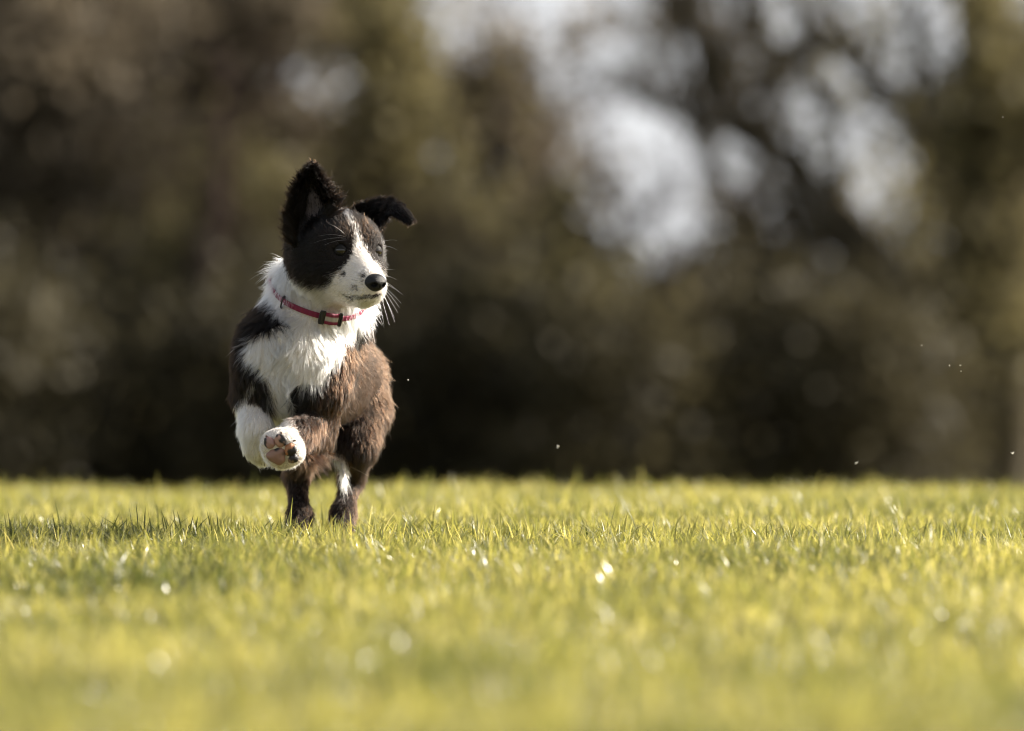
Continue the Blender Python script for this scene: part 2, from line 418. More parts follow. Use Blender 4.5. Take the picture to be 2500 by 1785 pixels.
tree('leaning_tree', foot(2330, TY - 2), [(foot(2330, TY - 2), .26), (at(2330, 900, TY - 2), .22), (at(2240, 740, TY - 2), .20), (at(2060, 520, TY - 2), .15), (at(1840, 310, TY - 2), .11), (at(1690, 60, TY - 2), .08), (at(1640, -120, TY - 2), .03)],
     CL([(2130, 760, 150, 120, 90), (2060, 620, 130, 90, 50), (1960, 420, 90, 80, 34), (2180, 480, 130, 90, 50), (1990, 200, 130, 90, 46), (2110, 100, 110, 90, 34), (2290, 640, 100, 110, 60), (2330, 340, 60, 120, 40), (2200, 330, 80, 70, 26), (1930, 60, 80, 60, 24)], TY + 1.2, 1.4, .40),
     'olive', 'dark', 'leaning tree whose dark limbs slant up to the left', 'tree', G1, 19, twigs=8, web=0,
     limbs=[[(at(2330, 850, TY - 2), .15), (at(2355, 540, TY - 2), .14), (at(2230, 285, TY - 2), .11), (at(2040, 110, TY - 2), .09), (at(1900, -60, TY - 2), .03)],
            [(at(2060, 520, TY - 2), .08), (at(2040, 330, TY - 2), .05), (at(1960, 120, TY - 2), .035), (at(1930, -60, TY - 2), .02)],
            [(at(2230, 285, TY - 2), .09), (at(2250, 100, TY - 2), .07), (at(2190, -100, TY - 2), .05)],
            [(at(2240, 740, TY - 2), .14), (at(2120, 640, TY - 2), .12), (at(1990, 560, TY - 2), .09), (at(1930, 470, TY - 2), .06), (at(1900, 330, TY - 2), .04)],
            [(at(1900, 370, TY - 2), .09), (at(1730, 290, TY - 2), .07), (at(1710, 110, TY - 2), .06), (at(1610, -60, TY - 2), .05)],
            [(at(2040, 112, TY - 2), .08), (at(1880, 120, TY - 2), .06), (at(1820, 10, TY - 2), .05)],
            [(at(2355, 540, TY - 2), .13), (at(2370, 250, TY - 2), .12), (at(2360, -60, TY - 2), .10)]])
tree('ivy_clad_tree', foot(2440, TY - 4), [(foot(2440, TY - 4), .34), (at(2450, 800, TY - 4), .28), (at(2440, 300, TY - 4), .2), (at(2420, -150, TY - 4), .12)],
     CL([(2410, 60, 70, 120, 60), (2400, 300, 60, 120, 60), (2440, 560, 90, 150, 110), (2430, 820, 110, 150, 130), (2480, 250, 60, 200, 60)], TY - 4, .3),
     'olive', 'dark', 'ivy clad dark trunk at the far right', 'tree', G1, 20)
# beyond the frame
k_ = 0
OUT_ = [(-420, 1), (-900, -1), (-1400, 2), (2960, 4), (3500, 5), (4100, 6)]
for px, dy in OUT_:
    tree('broad_tree', foot(px, TY + dy), [(foot(px, TY + dy), .26), (at(px, 700, TY + dy), .2), (at(px + 40, 200, TY + dy), .13), (at(px, -250, TY + dy), .05)],
         CL([(px - 100, 150, 230, 230, 200), (px + 130, 60, 200, 200, 160), (px - 60, 480, 200, 220, 200), (px + 160, 380, 180, 220, 180), (px, -180, 260, 200, 160)], TY + dy),
         'brown', 'bark', ['dense tree hidden beyond the left of the view, nearest to it', 'dense tree second beyond the left of the view', 'dense tree third beyond the left of the view',
          'dense tree hidden beyond the right of the view, nearest to it', 'dense tree second beyond the right of the view', 'dense tree third beyond the right of the view'][k_], 'tree', G1, 40 + k_)
    k_ += 1

# taller trees behind
G2 = 'tall trees deeper in the wood'
FY = TY + 16
for j, (px, cl, lab) in enumerate([
    (40, [(0, 100, 260, 300, 330), (40, 500, 240, 260, 260), (60, 800, 260, 200, 200)], 'tall dark tree deep in the wood at the far left'),
    (400, [(350, 120, 240, 280, 300), (380, 520, 230, 260, 260), (420, 800, 240, 200, 200)], 'tall dark tree deep in the wood behind the left reddish trunk'),
    (660, [(600, 480, 160, 140, 120), (700, 700, 200, 180, 200)], 'low dark tree deep in the wood behind the puppy'),
    (1020, [(1000, 250, 90, 120, 60), (1010, 560, 190, 130, 150), (1050, 760, 200, 130, 190)], 'dark tree deep in the wood right of the puppy'),
    (2230, [(2200, 780, 200, 150, 190), (1950, 720, 170, 80, 110), (2400, 560, 60, 120, 40)], 'dark tree deep in the wood behind the leaning tree'),
    (2560, [(2560, 200, 110, 260, 160), (2540, 640, 150, 220, 200)], 'tall dark tree deep in the wood at the far right')]):
    y_ = FY + (j % 3) * 2
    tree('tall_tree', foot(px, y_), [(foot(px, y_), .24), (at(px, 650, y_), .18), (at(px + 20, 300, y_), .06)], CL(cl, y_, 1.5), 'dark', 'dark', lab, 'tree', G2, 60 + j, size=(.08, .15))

# understory bushes
G3 = 'bushes under the trees'
bl = ['dark bush under the far left tree', 'dark bush between the far left tree and the reddish trunk', 'dark bush around the left reddish trunk', 'dark bush behind the puppy left side',
      'dark bush behind the puppy legs', 'dark bush just right of the puppy', 'olive bush left of the thick reddish trunk', 'dark bush behind the thick reddish trunk',
      'olive bush just right of the thick reddish trunk', 'dark bush below the open branched tree', 'olive bush left of the leaning tree foot', 'dark bush around the leaning tree foot', 'dark bush at the far right']
for j, px in enumerate(np.linspace(-60, 2560, 13)):
    y_ = TY - 6 + (j * 5 % 7) * 1.2
    h = [640, 640, 700, 700, 660, 640, 640, 700, 610, 690, 710, 680, 660][j]
    cl = CL([(px, h + 150, 210, 130, 120), (px + 120, h + 250, 200, 130, 100), (px - 110, h + 300, 210, 140, 110), (px, h + 430, 260, 120, 130), (px + 60, h + 90, 120, 70, 30), (px, 1240, 240, 90, 100)], y_, 1.6, .72)
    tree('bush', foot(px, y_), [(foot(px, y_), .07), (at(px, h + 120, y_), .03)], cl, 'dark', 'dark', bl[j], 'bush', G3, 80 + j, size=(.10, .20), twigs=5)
for j, px in enumerate(list(np.linspace(-1500, -260, 6)) + list(np.linspace(2780, 3900, 6))):
    y_ = TY + 5 + (j % 3)
    cl = CL([(px, 830, 150, 120, 120), (px + 90, 960, 140, 140, 120), (px - 90, 990, 140, 140, 120), (px, 1130, 190, 120, 140), (px, 1240, 240, 90, 90)], y_, 1.0, .5 if j > 5 else 1)
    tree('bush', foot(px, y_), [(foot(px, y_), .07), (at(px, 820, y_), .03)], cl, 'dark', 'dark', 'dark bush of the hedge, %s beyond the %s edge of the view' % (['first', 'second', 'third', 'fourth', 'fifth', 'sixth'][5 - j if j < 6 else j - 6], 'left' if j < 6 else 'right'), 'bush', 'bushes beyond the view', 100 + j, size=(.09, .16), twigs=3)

# ---------------------------------------------------------------- small bits in the air
m_fl = principled('seed_fluff', (0.75, 0.72, 0.62), 0.6, 0.3)
for j, (px, py, Y, r, lab) in enumerate([
    (2346, 906, .0, .0019, 'brightest pale bit of seed in the air at the far right, lowest of its cluster'),
    (2318, 893, .05, .0013, 'pale bit of seed in the air, left one of the far right cluster'),
    (2345, 892, .1, .0015, 'pale bit of seed in the air, just above the brightest one'),
    (2250, 843, -.1, .0014, 'pale bit of seed in the air above and left of the far right cluster'),
    (2448, 286, .0, .0013, 'pale bit of seed high in the air near the top right'),
    (2091, 1131, .3, .0026, 'soft pale bit of seed low over the grass at the right'),
    (1362, 1092, .3, .0028, 'soft pale bit of seed low over the grass right of the puppy'),
    (2472, 1107, .25, .0026, 'soft pale bit of seed low over the grass at the right edge'),
    (996, 928, .12, .0014, 'tiny pale bit of seed in the air beside the puppy flank')]):
    R_ = random.Random(j); c = at(px, py, Y); acc = Acc()
    for q in range(7):
        d = Vector((R_.gauss(0, 1), R_.gauss(0, 1), R_.gauss(0, .7))).normalized()
        acc.add(tube([c - d * r * .2, c + d * r * .5, c + d * r * 1.1 + Vector((0, 0, r * .3))], [r * .28, r * .22, r * .05], 5))
    o = mesh_np('seed_fluff', [tuple(v - c) for v in acc.V], acc.F, m_fl); o.location = c
    tag(o, lab, 'seed', 'bits of seed drifting in the air')
# ================================================================ the puppy
HC = at(824, 602, -0.07); TH, PI_ = math.radians(32), math.radians(12)
HF = np.array([math.sin(TH) * math.cos(PI_), -math.cos(TH) * math.cos(PI_), -math.sin(PI_)])
HS = np.array([math.cos(TH), math.sin(TH), 0.0]); HU = np.cross(HF, HS)
def hl(f, s, u): return np.array(HC) + HF * f + HS * s + HU * u
def A(px, py, Y): return np.array(at(px, py, Y))
def unit(v):
    v = np.asarray(v, float); return v / (np.linalg.norm(v, axis=-1, keepdims=True) + 1e-12)

PR = []     # a, b, ra, rb, flow, hair length, tilt(0 flat..1 upright), zone
def cap(a, b, ra, rb, flow=None, L=.013, tilt=.35, zone='body'):
    a = np.array(a, float); b = np.array(b, float)
    if flow is None: flow = b - a
    PR.append((a, b, ra, rb, unit(flow), L, tilt, zone))
back = -HF
# head
cap(hl(-.014, 0, -.004), hl(.010, 0, -.001), .050, .048, back + HU * .1, .011, .27, 'head')
cap(hl(.024, .018, .006), hl(.030, .016, .008), .031, .027, back + HU * .3, .008, .22, 'head')
cap(hl(.024, -.018, .006), hl(.030, -.016, .008), .031, .027, back + HU * .3, .008, .22, 'head')
cap(hl(.006, .026, -.020), hl(.030, .022, -.022), .034, .027, back - HU * .5, .014, .3, 'head')
cap(hl(.006, -.026, -.020), hl(.030, -.022, -.022), .034, .027, back - HU * .5, .014, .3, 'head')
cap(hl(.036, 0, -.012), hl(.087, 0, -.028), .0275, .0195, back, .0050, .2, 'head')
cap(hl(.050, .015, -.036), hl(.086, .0095, -.0400), .0195, .0145, back - HU * .4, .0052, .25, 'head')
cap(hl(.050, -.015, -.036), hl(.086, -.0095, -.0400), .0195, .0145, back - HU * .4, .0052, .25, 'head')
cap(hl(.020, 0, -.046), hl(.080, 0, -.052), .025, .0110, back - HU * .3, .006, .3, 'head')
for sg in (1, -1):
    cap(hl(-.014, .030 * sg, -.010), hl(-.002, .030 * sg, -.032), .029, .028, back - HU * 1.2, .014, .28, 'head')
cap(hl(-.036, -.015, .004), hl(-.036, .020, .004), .030, .030, back - HU * .9, .013, .3, 'head')
# neck, ruff
cap(A(748, 795, .010), A(792, 672, -.020), .057, .048, (-.15, -.1, -1), .022, .42, 'neck')
cap(A(800, 740, -.030), A(806, 690, -.045), .036, .036, (.1, -.3, -1), .018, .4, 'neck')
cap(A(830, 745, .010), A(842, 780, .02), .034, .030, (.6, -.1, -.8), .020, .5, 'neck')
cap(A(715, 690, .020), A(704, 760, .020), .026, .030, (-.4, -.1, -1), .018, .42, 'neck')
# chest
cap(A(712, 862, -.012), A(704, 905, -.010), .067, .062, (0, -.05, -1), .018, .4, 'chest')
cap(A(760, 850, .00), A(775, 900, .01), .050, .048, (.35, .1, -.8), .016, .35, 'chest')
cap(A(690, 940, -.010), A(690, 985, .010), .036, .026, (0, -.1, -1), .019, .4, 'chest')
# trunk
cap(A(722, 872, .02), A(775, 885, .12), .066, .065, (.15, .55, -.75), .0105, .26)
cap(A(775, 885, .12), A(815, 898, .22), .065, .057, (.15, .55, -.75), .0105, .26)
cap(A(815, 898, .22), A(838, 925, .31), .057, .056, (.1, .4, -.8), .010, .25)
cap(A(760, 950, .05), A(822, 955, .18), .052, .042, (.2, .5, -.8), .010, .25)
cap(A(665, 880, .02), A(700, 900, .15), .046, .05, (-.1, .8, -.4), .010, .3)
# dog's right foreleg (left in the picture): folded, paw hanging
cap(A(652, 838, .005), A(634, 893, -.030), .036, .032, (-.2, .2, -1), .011, .35, 'rfore')
cap(A(634, 893, -.030), A(612, 968, .005), .030, .0225, (-.1, .2, -1), .010, .35, 'rfore')
cap(A(614, 966, .000), A(626, 1048, -.045), .0205, .0170, (-.05, -.1, -1), .013, .3, 'rfore')
cap(A(626, 1048, -.045), A(632, 1092, -.036), .0165, .0150, (0, 0, -1), .009, .3, 'rfore')
cap(A(632, 1092, -.036), A(640, 1112, -.030), .0160, .0110, (.2, .1, -1), .007, .3, 'rfore')
# dog's left foreleg (right in the picture): reaching to the camera
cap(A(792, 880, -.012), A(782, 945, -.020), .038, .034, (-.1, .1, -1), .010, .3, 'lfore')
cap(A(782, 945, -.020), A(768, 1032, .005), .034, .0265, (-.1, .2, -1), .009, .3, 'lfore')
cap(A(768, 1035, .000), A(724, 1064, -.095), .0245, .0185, (-.3, -.5, -.8), .012, .3, 'lfore')
cap(A(724, 1064, -.095), A(692, 1092, -.140), .0180, .0170, (-.4, -.6, -.5), .007, .3, 'lfore')
cap(A(684, 1100, -.146), A(693, 1103, -.146), .0170, .0165, (0, -.5, -.9), .006, .4, 'lpaw')
for px_, py_, y_, r_ in ((660, 1083, -.160, .0105), (684, 1074, -.163, .0115), (708, 1083, -.162, .0115), (718, 1108, -.156, .0105)):
    cap(A(px_, py_, y_), A(688, 1098, -.146), r_, r_, (px_ * 0 + (px_ - 688) * .02, -.8, -(py_ - 1098) * .02), .0045, .4, 'lpaw')
cap(A(786, 1062, .02), A(752, 1092, -.03),   .010, .007, (.15, .2, -1), .036, .3, 'feather')
cap(A(770, 1050, .02), A(780, 1075, .03), .012, .008, (.3, .3, -1), .028, .4, 'feather')
# hind legs
cap(A(845, 930, .30), A(876, 1003, .26), .056, .040, (.1, .1, -1), .011, .3, 'hind')
cap(A(876, 1003, .26), A(872, 1085, .215), .040, .0265, (0, .1, -1), .011, .3, 'hind')
cap(A(872, 1085, .215), A(858, 1170, .285), .024, .0140, (0, .2, -1), .009, .35, 'hind')
cap(A(858, 1170, .285), A(838, 1255, .235), .0135, .0120, (-.1, 0, -1), .007, .3, 'hind')
cap(A(838, 1255, .235), A(830, 1318, .200), .0150, .0175, (0, -.3, -1), .007, .3, 'hind')
cap(A(770, 935, .28), A(742, 1010, .25), .050, .036, (0, .1, -1), .011, .3, 'hind')
cap(A(742, 1010, .25), A(732, 1085, .205), .036, .0270, (0, .1, -1), .011, .3, 'hind')
cap(A(732, 1085, .205), A(724, 1165, .275), .023, .0135, (0, .1, -1), .009, .35, 'hind')
cap(A(724, 1165, .275), A(732, 1262, .230), .0130, .0120, (0, 0, -1), .007, .3, 'hind')
cap(A(732, 1262, .230), A(730, 1324, .195), .0150, .0172, (0, -.3, -1), .007, .3, 'hind')
# tail
cap(A(832, 935, .36), A(832, 1010, .375), .016, .010, (0, .2, -1), .028, .35, 'tail')
cap(A(832, 1010, .375), A(826, 1050, .225), .009, .0045, (0, 0, -1), .020, .3, 'tail')
cap(A(826, 1050, .225), A(840, 1165, .185), .0035, .002, (.10, 0, -1), .022, .06, 'tailtip')
ZONE = np.array([p[7] for p in PR])

# ears as curved sheets given by sample points with their own thickness
def poly_at(pts, t):
    pts = np.array(pts, float); seg = np.linalg.norm(np.diff(pts, axis=0), axis=1)
    c = np.concatenate([[0], np.cumsum(seg)]) / seg.sum()
    return np.stack([np.interp(t, c, pts[:, k]) for k in range(pts.shape[1])], -1)
EARP, EARR, EARF, EARL, EARI = [], [], [], [], []
YE = -0.094
Lout = [(720, 590), (710, 530), (720, 478), (736, 438), (753, 412), (763, 402)]
Rout = [(800, 548), (816, 500), (800, 468), (786, 442), (774, 418), (767, 404)]
for t in np.linspace(0, 1, 34):
    l = poly_at(Lout, t); r = poly_at(Rout, t)
    for u in np.linspace(-1, 1, 25):
        q = l + (r - l) * (u + 1) / 2
        y = YE + .018 - .026 * u * u * (1 - .6 * t) - .010 * t
        EARP.append(A(q[0], q[1], y)); EARR.append(.0042 * (1 - .35 * t))
        out = np.array([u * .7, -.15, 0.75]) if abs(u) > .72 else np.array([u * .15, 0, 1])
        EARF.append(unit(out)); EARL.append((.021 if abs(u) > .80 else .008) * (1 - .62 * t)); EARI.append(max(0, 1 - ((u - .1) / .5) ** 2 - ((t - .36) / .27) ** 2))
# the tipped ear
cl_ = [(884, 548, .000), (902, 528, -.010), (926, 513, -.020), (948, 505, -.030), (966, 506, -.040), (984, 519, -.052), (1000, 534, -.060)]
wv_ = [.038, .030, .021, .019, .016, .009, .002]
for t in np.linspace(0, 1, 34):
    c = poly_at(cl_, t); c2 = poly_at(cl_, min(1, t + .03)); c0 = poly_at(cl_, max(0, t - .03))
    wv = np.interp(t, np.linspace(0, 1, 7), wv_)
    p = A(*c); tg = unit(A(*c2) - A(*c0))
    wd = unit(np.cross(tg, [0.30, -.85, .45])); wd = unit(wd * .9 + np.array([0, .55, .3]) * .5)
    for u in np.linspace(-1, 1, 19):
        EARP.append(p + wd * u * wv * .5 - np.cross(wd, tg) * .004 * u * u); EARR.append(.0040)
        EARF.append(unit(tg + wd * (u * .8 if abs(u) > .7 else 0))); EARL.append(.011 if t < .5 else .007); EARI.append(0)
EARP, EARR, EARF, EARL, EARI = map(np.array, (EARP, EARR, EARF, EARL, EARI))

def prim_d(X):
    D = np.empty((len(PR), len(X)), np.float32)
    for i, (a, b, ra, rb, *_r) in enumerate(PR):
        ab = b - a; L2 = max((ab * ab).sum(), 1e-9)
        t = np.clip(((X - a) @ ab) / L2, 0, 1)
        D[i] = np.linalg.norm(X - a - t[:, None] * ab, axis=1) - (ra + (rb - ra) * t)
    return D
def ear_d(X):
    out = np.full(len(X), .05, np.float32); idx = np.zeros(len(X), int)
    lo, hi = EARP.min(0) - .03, EARP.max(0) + .03
    m = np.where(((X > lo) & (X < hi)).all(1))[0]
    E2 = (EARP ** 2).sum(1)
    for k in range(0, len(m), 20000):
        x = X[m[k:k + 20000]]
        d = np.sqrt(np.maximum((x * x).sum(1)[:, None] + E2[None] - 2 * x @ EARP.T, 0)) - EARR
        j = d.argmin(1); out[m[k:k + 20000]] = d[np.arange(len(x)), j]; idx[m[k:k + 20000]] = j
    return out, idx
KS = .0065
def sdf(X, full=False):
    X = np.asarray(X, np.float64)
    D = prim_d(X)
    mn = D.min(0)
    f = mn - KS * np.log(np.exp(-np.minimum((D - mn) / KS, 30)).sum(0))
    e, ei = ear_d(X)
    k = .010
    h = np.clip(.5 + .5 * (e - f) / k, 0, 1)
    g = e * (1 - h) + f * h - k * h * (1 - h)
    # eye sockets and mouth groove
    for c, r in SOCK:
        s_ = r - np.linalg.norm(X - c, axis=1)
        k2 = .003; hh = np.clip(.5 - .5 * (g - s_) / k2, 0, 1)
        g = g * (1 - hh) + s_ * hh + k2 * hh * (1 - hh)
    return (g, D, e, ei) if full else g
SOCK = []
def grad(X, e=.0008):
    g = np.stack([sdf(X + np.eye(3)[k] * e) - sdf(X - np.eye(3)[k] * e) for k in range(3)], -1)
    return unit(g)
def hit(px, py, Y0=-.30, Y1=.3, off=0.0):
    o = A(px, py, Y0); d = unit(A(px, py, Y1) - o); t = 0
    for _ in range(90):
        v = float(sdf((o + d * t)[None])[0]) - off
        if v < .0003: break
        t += v * .8
        if t > .7: return None
    return o + d * t

EYEL = hit(831, 611); EYER = hit(928, 613)
nL, nR = grad(EYEL[None])[0], grad(EYER[None])[0]
RE = .0100
ecL = EYEL - nL * .0090; ecR = EYER - nR * .0090
SOCK += [(ecL, .0101), (ecR, .0101)]

def surface_nets(lo, hi, h):
    ax = [np.arange(lo[k], hi[k] + h, h) for k in range(3)]
    sh = [len(a) for a in ax]
    Fv = np.empty(sh, np.float32)
    YY, ZZ = np.meshgrid(ax[1], ax[2], indexing='ij')
    for i, x in enumerate(ax[0]):
        X = np.stack([np.full(YY.size, x), YY.ravel(), ZZ.ravel()], -1)
        # coarse reject with capsule bound only where near
        Fv[i] = sdf(X).reshape(YY.shape)
    S = Fv < 0
    c = np.zeros([s - 1 for s in sh], np.uint8)
    for dx in (0, 1):
        for dy in (0, 1):
            for dz in (0, 1):
                c += S[dx:sh[0] - 1 + dx, dy:sh[1] - 1 + dy, dz:sh[2] - 1 + dz]
    act = (c > 0) & (c < 8)
    cell = np.argwhere(act)
    idx = np.full(act.shape, -1, np.int64); idx[act] = np.arange(len(cell))
    V = np.stack([ax[k][0] + (cell[:, k] + .5) * h for k in range(3)], -1)
    F = []
    for k in range(3):
        a, b = [(1, 2), (2, 0), (0, 1)][k]
        s0 = [slice(None)] * 3; s1 = [slice(None)] * 3
        s0[k] = slice(0, -1); s1[k] = slice(1, None)
        ch = S[tuple(s0)] != S[tuple(s1)]
        E = np.argwhere(ch)
        ok = (E[:, a] > 0) & (E[:, b] > 0) & (E[:, a] < act.shape[a]) & (E[:, b] < act.shape[b])
        E = E[ok]
        def ci(da, db):
            q = E.copy(); q[:, a] -= da; q[:, b] -= db
            return idx[q[:, 0], q[:, 1], q[:, 2]]
        Q = np.stack([ci(1, 1), ci(0, 1), ci(0, 0), ci(1, 0)], -1)
        ins = S[E[:, 0], E[:, 1], E[:, 2]]
        Q[~ins] = Q[~ins][:, ::-1]
        F.append(Q)
    F = np.concatenate(F); F = F[(F >= 0).all(1)]
    for _ in range(3):
        V = V - grad(V) * np.clip(sdf(V), -h, h)[:, None]
    return V, F

allp = np.concatenate([np.stack([p[0] for p in PR]), np.stack([p[1] for p in PR])])
lo = np.minimum(allp.min(0) - .06, EARP.min(0) - .01); hi = np.maximum(allp.max(0) + .06, EARP.max(0) + .01)
BV, BF = surface_nets(lo, hi, .0034)

# ------- coat pattern
def inpoly(x, y, P):
    P = np.array(P, float); ins = np.zeros(len(x), bool)
    for (x1, y1), (x2, y2) in zip(P, np.roll(P, -1, 0)):
        c = ((y1 > y) != (y2 > y)) & (x < (x2 - x1) * (y - y1) / (y2 - y1 + 1e-9) + x1)
        ins ^= c
    return ins
FACEW = [(843, 519), (853, 544), (868, 578), (864, 604), (855, 632), (838, 653), (818, 668), (803, 702), (776, 697), (747, 685), (719, 668), (699, 648), (684, 618),
         (600, 620), (600, 820), (980, 820), (980, 668), (941, 664), (926, 650), (908, 632), (893, 606), (878, 576), (866, 545), (856, 520)]
BIB = [(700, 560), (664, 620), (640, 690), (640, 712), (660, 740), (676, 767), (690, 792), (660, 806), (616, 822), (600, 850), (594, 882), (615, 890), (634, 908), (648, 935), (662, 975), (655, 1060), (712, 1060),
       (708, 965), (717, 944), (745, 938), (775, 945), (793, 932), (808, 906), (836, 878), (842, 853), (834, 829), (865, 815), (889, 788), (912, 758), (912, 560)]
RLEG = [(640, 922), (617, 930), (600, 948), (590, 975), (560, 1000), (550, 1160), (700, 1160), (690, 1000), (660, 930)]
LPAW = [(694, 1010), (714, 1022), (727, 1050), (734, 1083), (740, 1125), (725, 1170), (600, 1170), (620, 1040)]
SPOT = [(838, 668, 5.5), (888, 674, 6), (870, 703, 4), (862, 697, 2.5), (857, 728, 5), (874, 697, 2), (895, 690, 5), (896, 722, 3)]
BLACK = np.array((0.030, 0.0185, 0.0135)); WHITE = np.array((0.80, 0.77, 0.72))
def zones(X, D, e):
    W = np.exp(-np.clip((D - D.min(0)) / .004, 0, 30)); W /= W.sum(0)
    return W
def whiteness(X, D, e, jit=4.0):
    s = (DIST + X[:, 1]) / DIST
    px = 1250 + X[:, 0] / (PXM * s) + rng.normal(size=len(X)) * jit
    py = HY + (CAMH - X[:, 2]) / (PXM * s) + rng.normal(size=len(X)) * jit
    z = ZONE[D.argmin(0)]
    ear = e < D.min(0) - .001
    wt = np.zeros(len(X))
    m = z == 'head'; wt[m] = inpoly(px[m], py[m], FACEW)
    sp = np.zeros(len(X), bool)
    for a_, b_, r_ in SPOT: sp |= (px - rng.normal(size=len(X)) * .0 - a_) ** 2 + (py - b_) ** 2 < r_ ** 2
    wt[m & sp & (X[:, 1] < HC.y)] = 0
    m = (z == 'neck'); wt[m] = inpoly(px[m], py[m], BIB) & (X[m, 1] < .075)
    m = (z == 'chest') | (z == 'body'); wt[m] = inpoly(px[m], py[m], BIB) & (X[m, 1] < .05)
    m = z == 'rfore'; wt[m] = (inpoly(px[m], py[m], RLEG) | (inpoly(px[m], py[m], BIB) & (py[m] < 900)))
    m = (z == 'lfore'); wt[m] = ((inpoly(px[m], py[m], LPAW) & (X[m, 1] < -.05)) | (inpoly(px[m], py[m], BIB) & (py[m] < 960)))
    m = z == 'lpaw'; wt[m] = 1
    m = z == 'tailtip'; wt[m] = 1
    wt[ear] = 0
    return wt

dog = empty('dog', (float(A(770, 1300, .15)[0]), .15, 0.0))
tag(dog, 'black and white collie puppy bounding over the lawn with one ear up', 'dog')

g_, D_, e_, ei_ = sdf(BV, True)
wv = whiteness(BV, D_, e_, 0)
inner = (e_ < D_.min(0)) & (EARI[ei_] > .02) & (grad(BV)[:, 1] < -.1)
bc = np.array((.011, .0075, .006))[None] * (1 - wv[:, None]) + np.array((.62, .56, .50)) * wv[:, None]
bc[inner] = bc[inner] + (np.array((.085, .070, .068)) - bc[inner]) * np.clip(EARI[ei_][inner] * 2, 0, 1)[:, None]
for ec in (ecL, ecR): bc[np.linalg.norm(BV - ec, axis=1) < .015] = (.012, .009, .008)
# lip line: walked along the side of the muzzle
LIP = [(843, 724), (856, 728), (870, 728), (884, 727), (900, 725), (914, 725), (926, 722)]
lipp = [hit(*poly_at(LIP, t)) for t in np.linspace(0, 1, 26)]
lipp = np.array([p for p in lipp if p is not None])
dl = np.min(np.linalg.norm(BV[:, None] - lipp[None], axis=2), axis=1) if len(BV) < 1e6 else None
bc[dl < .0035] = (.03, .02, .018)
m, n, out = mat('puppy_skin')
g = n.nodes.new('ShaderNodeAttribute'); g.attribute_name = 'coat'
b = n.nodes.new('ShaderNodeBsdfPrincipled'); b.inputs['Roughness'].default_value = .8; b.inputs['Specular IOR Level'].default_value = .15
n.links.new(g.outputs['Color'], b.inputs['Base Color']); n.links.new(b.outputs[0], out.inputs[0])
body = mesh_np('body', BV, BF, m, attrs={'coat': ('FLOAT_COLOR', np.concatenate([bc, np.ones((len(bc), 1))], 1))}, solid=True)
unparent_keep(body, dog)

# ------- collar path (needed by the coat)
CC = A(776, 722, -.004); CN = unit(np.array([.22, -.36, .90]))
e1 = unit(np.cross(CN, [0, 1, 0])); e2 = np.cross(CN, e1)
ring = []
for a_ in np.linspace(0, 2 * math.pi, 97)[:-1]:
    d = e1 * math.cos(a_) + e2 * math.sin(a_); r = .02
    for _ in range(60):
        v = float(sdf((CC + d * r)[None])[0])
        if v > .0045 or r > .12: break
        r += max(.0008, (.0045 - v) * .5)
    ring.append(r)
ring = np.array(ring)
ring = np.minimum(ring, np.median(ring) * 1.25)
for _ in range(6): ring = (np.roll(ring, 1) + ring * 2 + np.roll(ring, -1)) / 4
AR = np.linspace(0, 2 * math.pi, 97)[:-1]
RP = CC + (e1[None] * np.cos(AR)[:, None] + e2[None] * np.sin(AR)[:, None]) * ring[:, None]

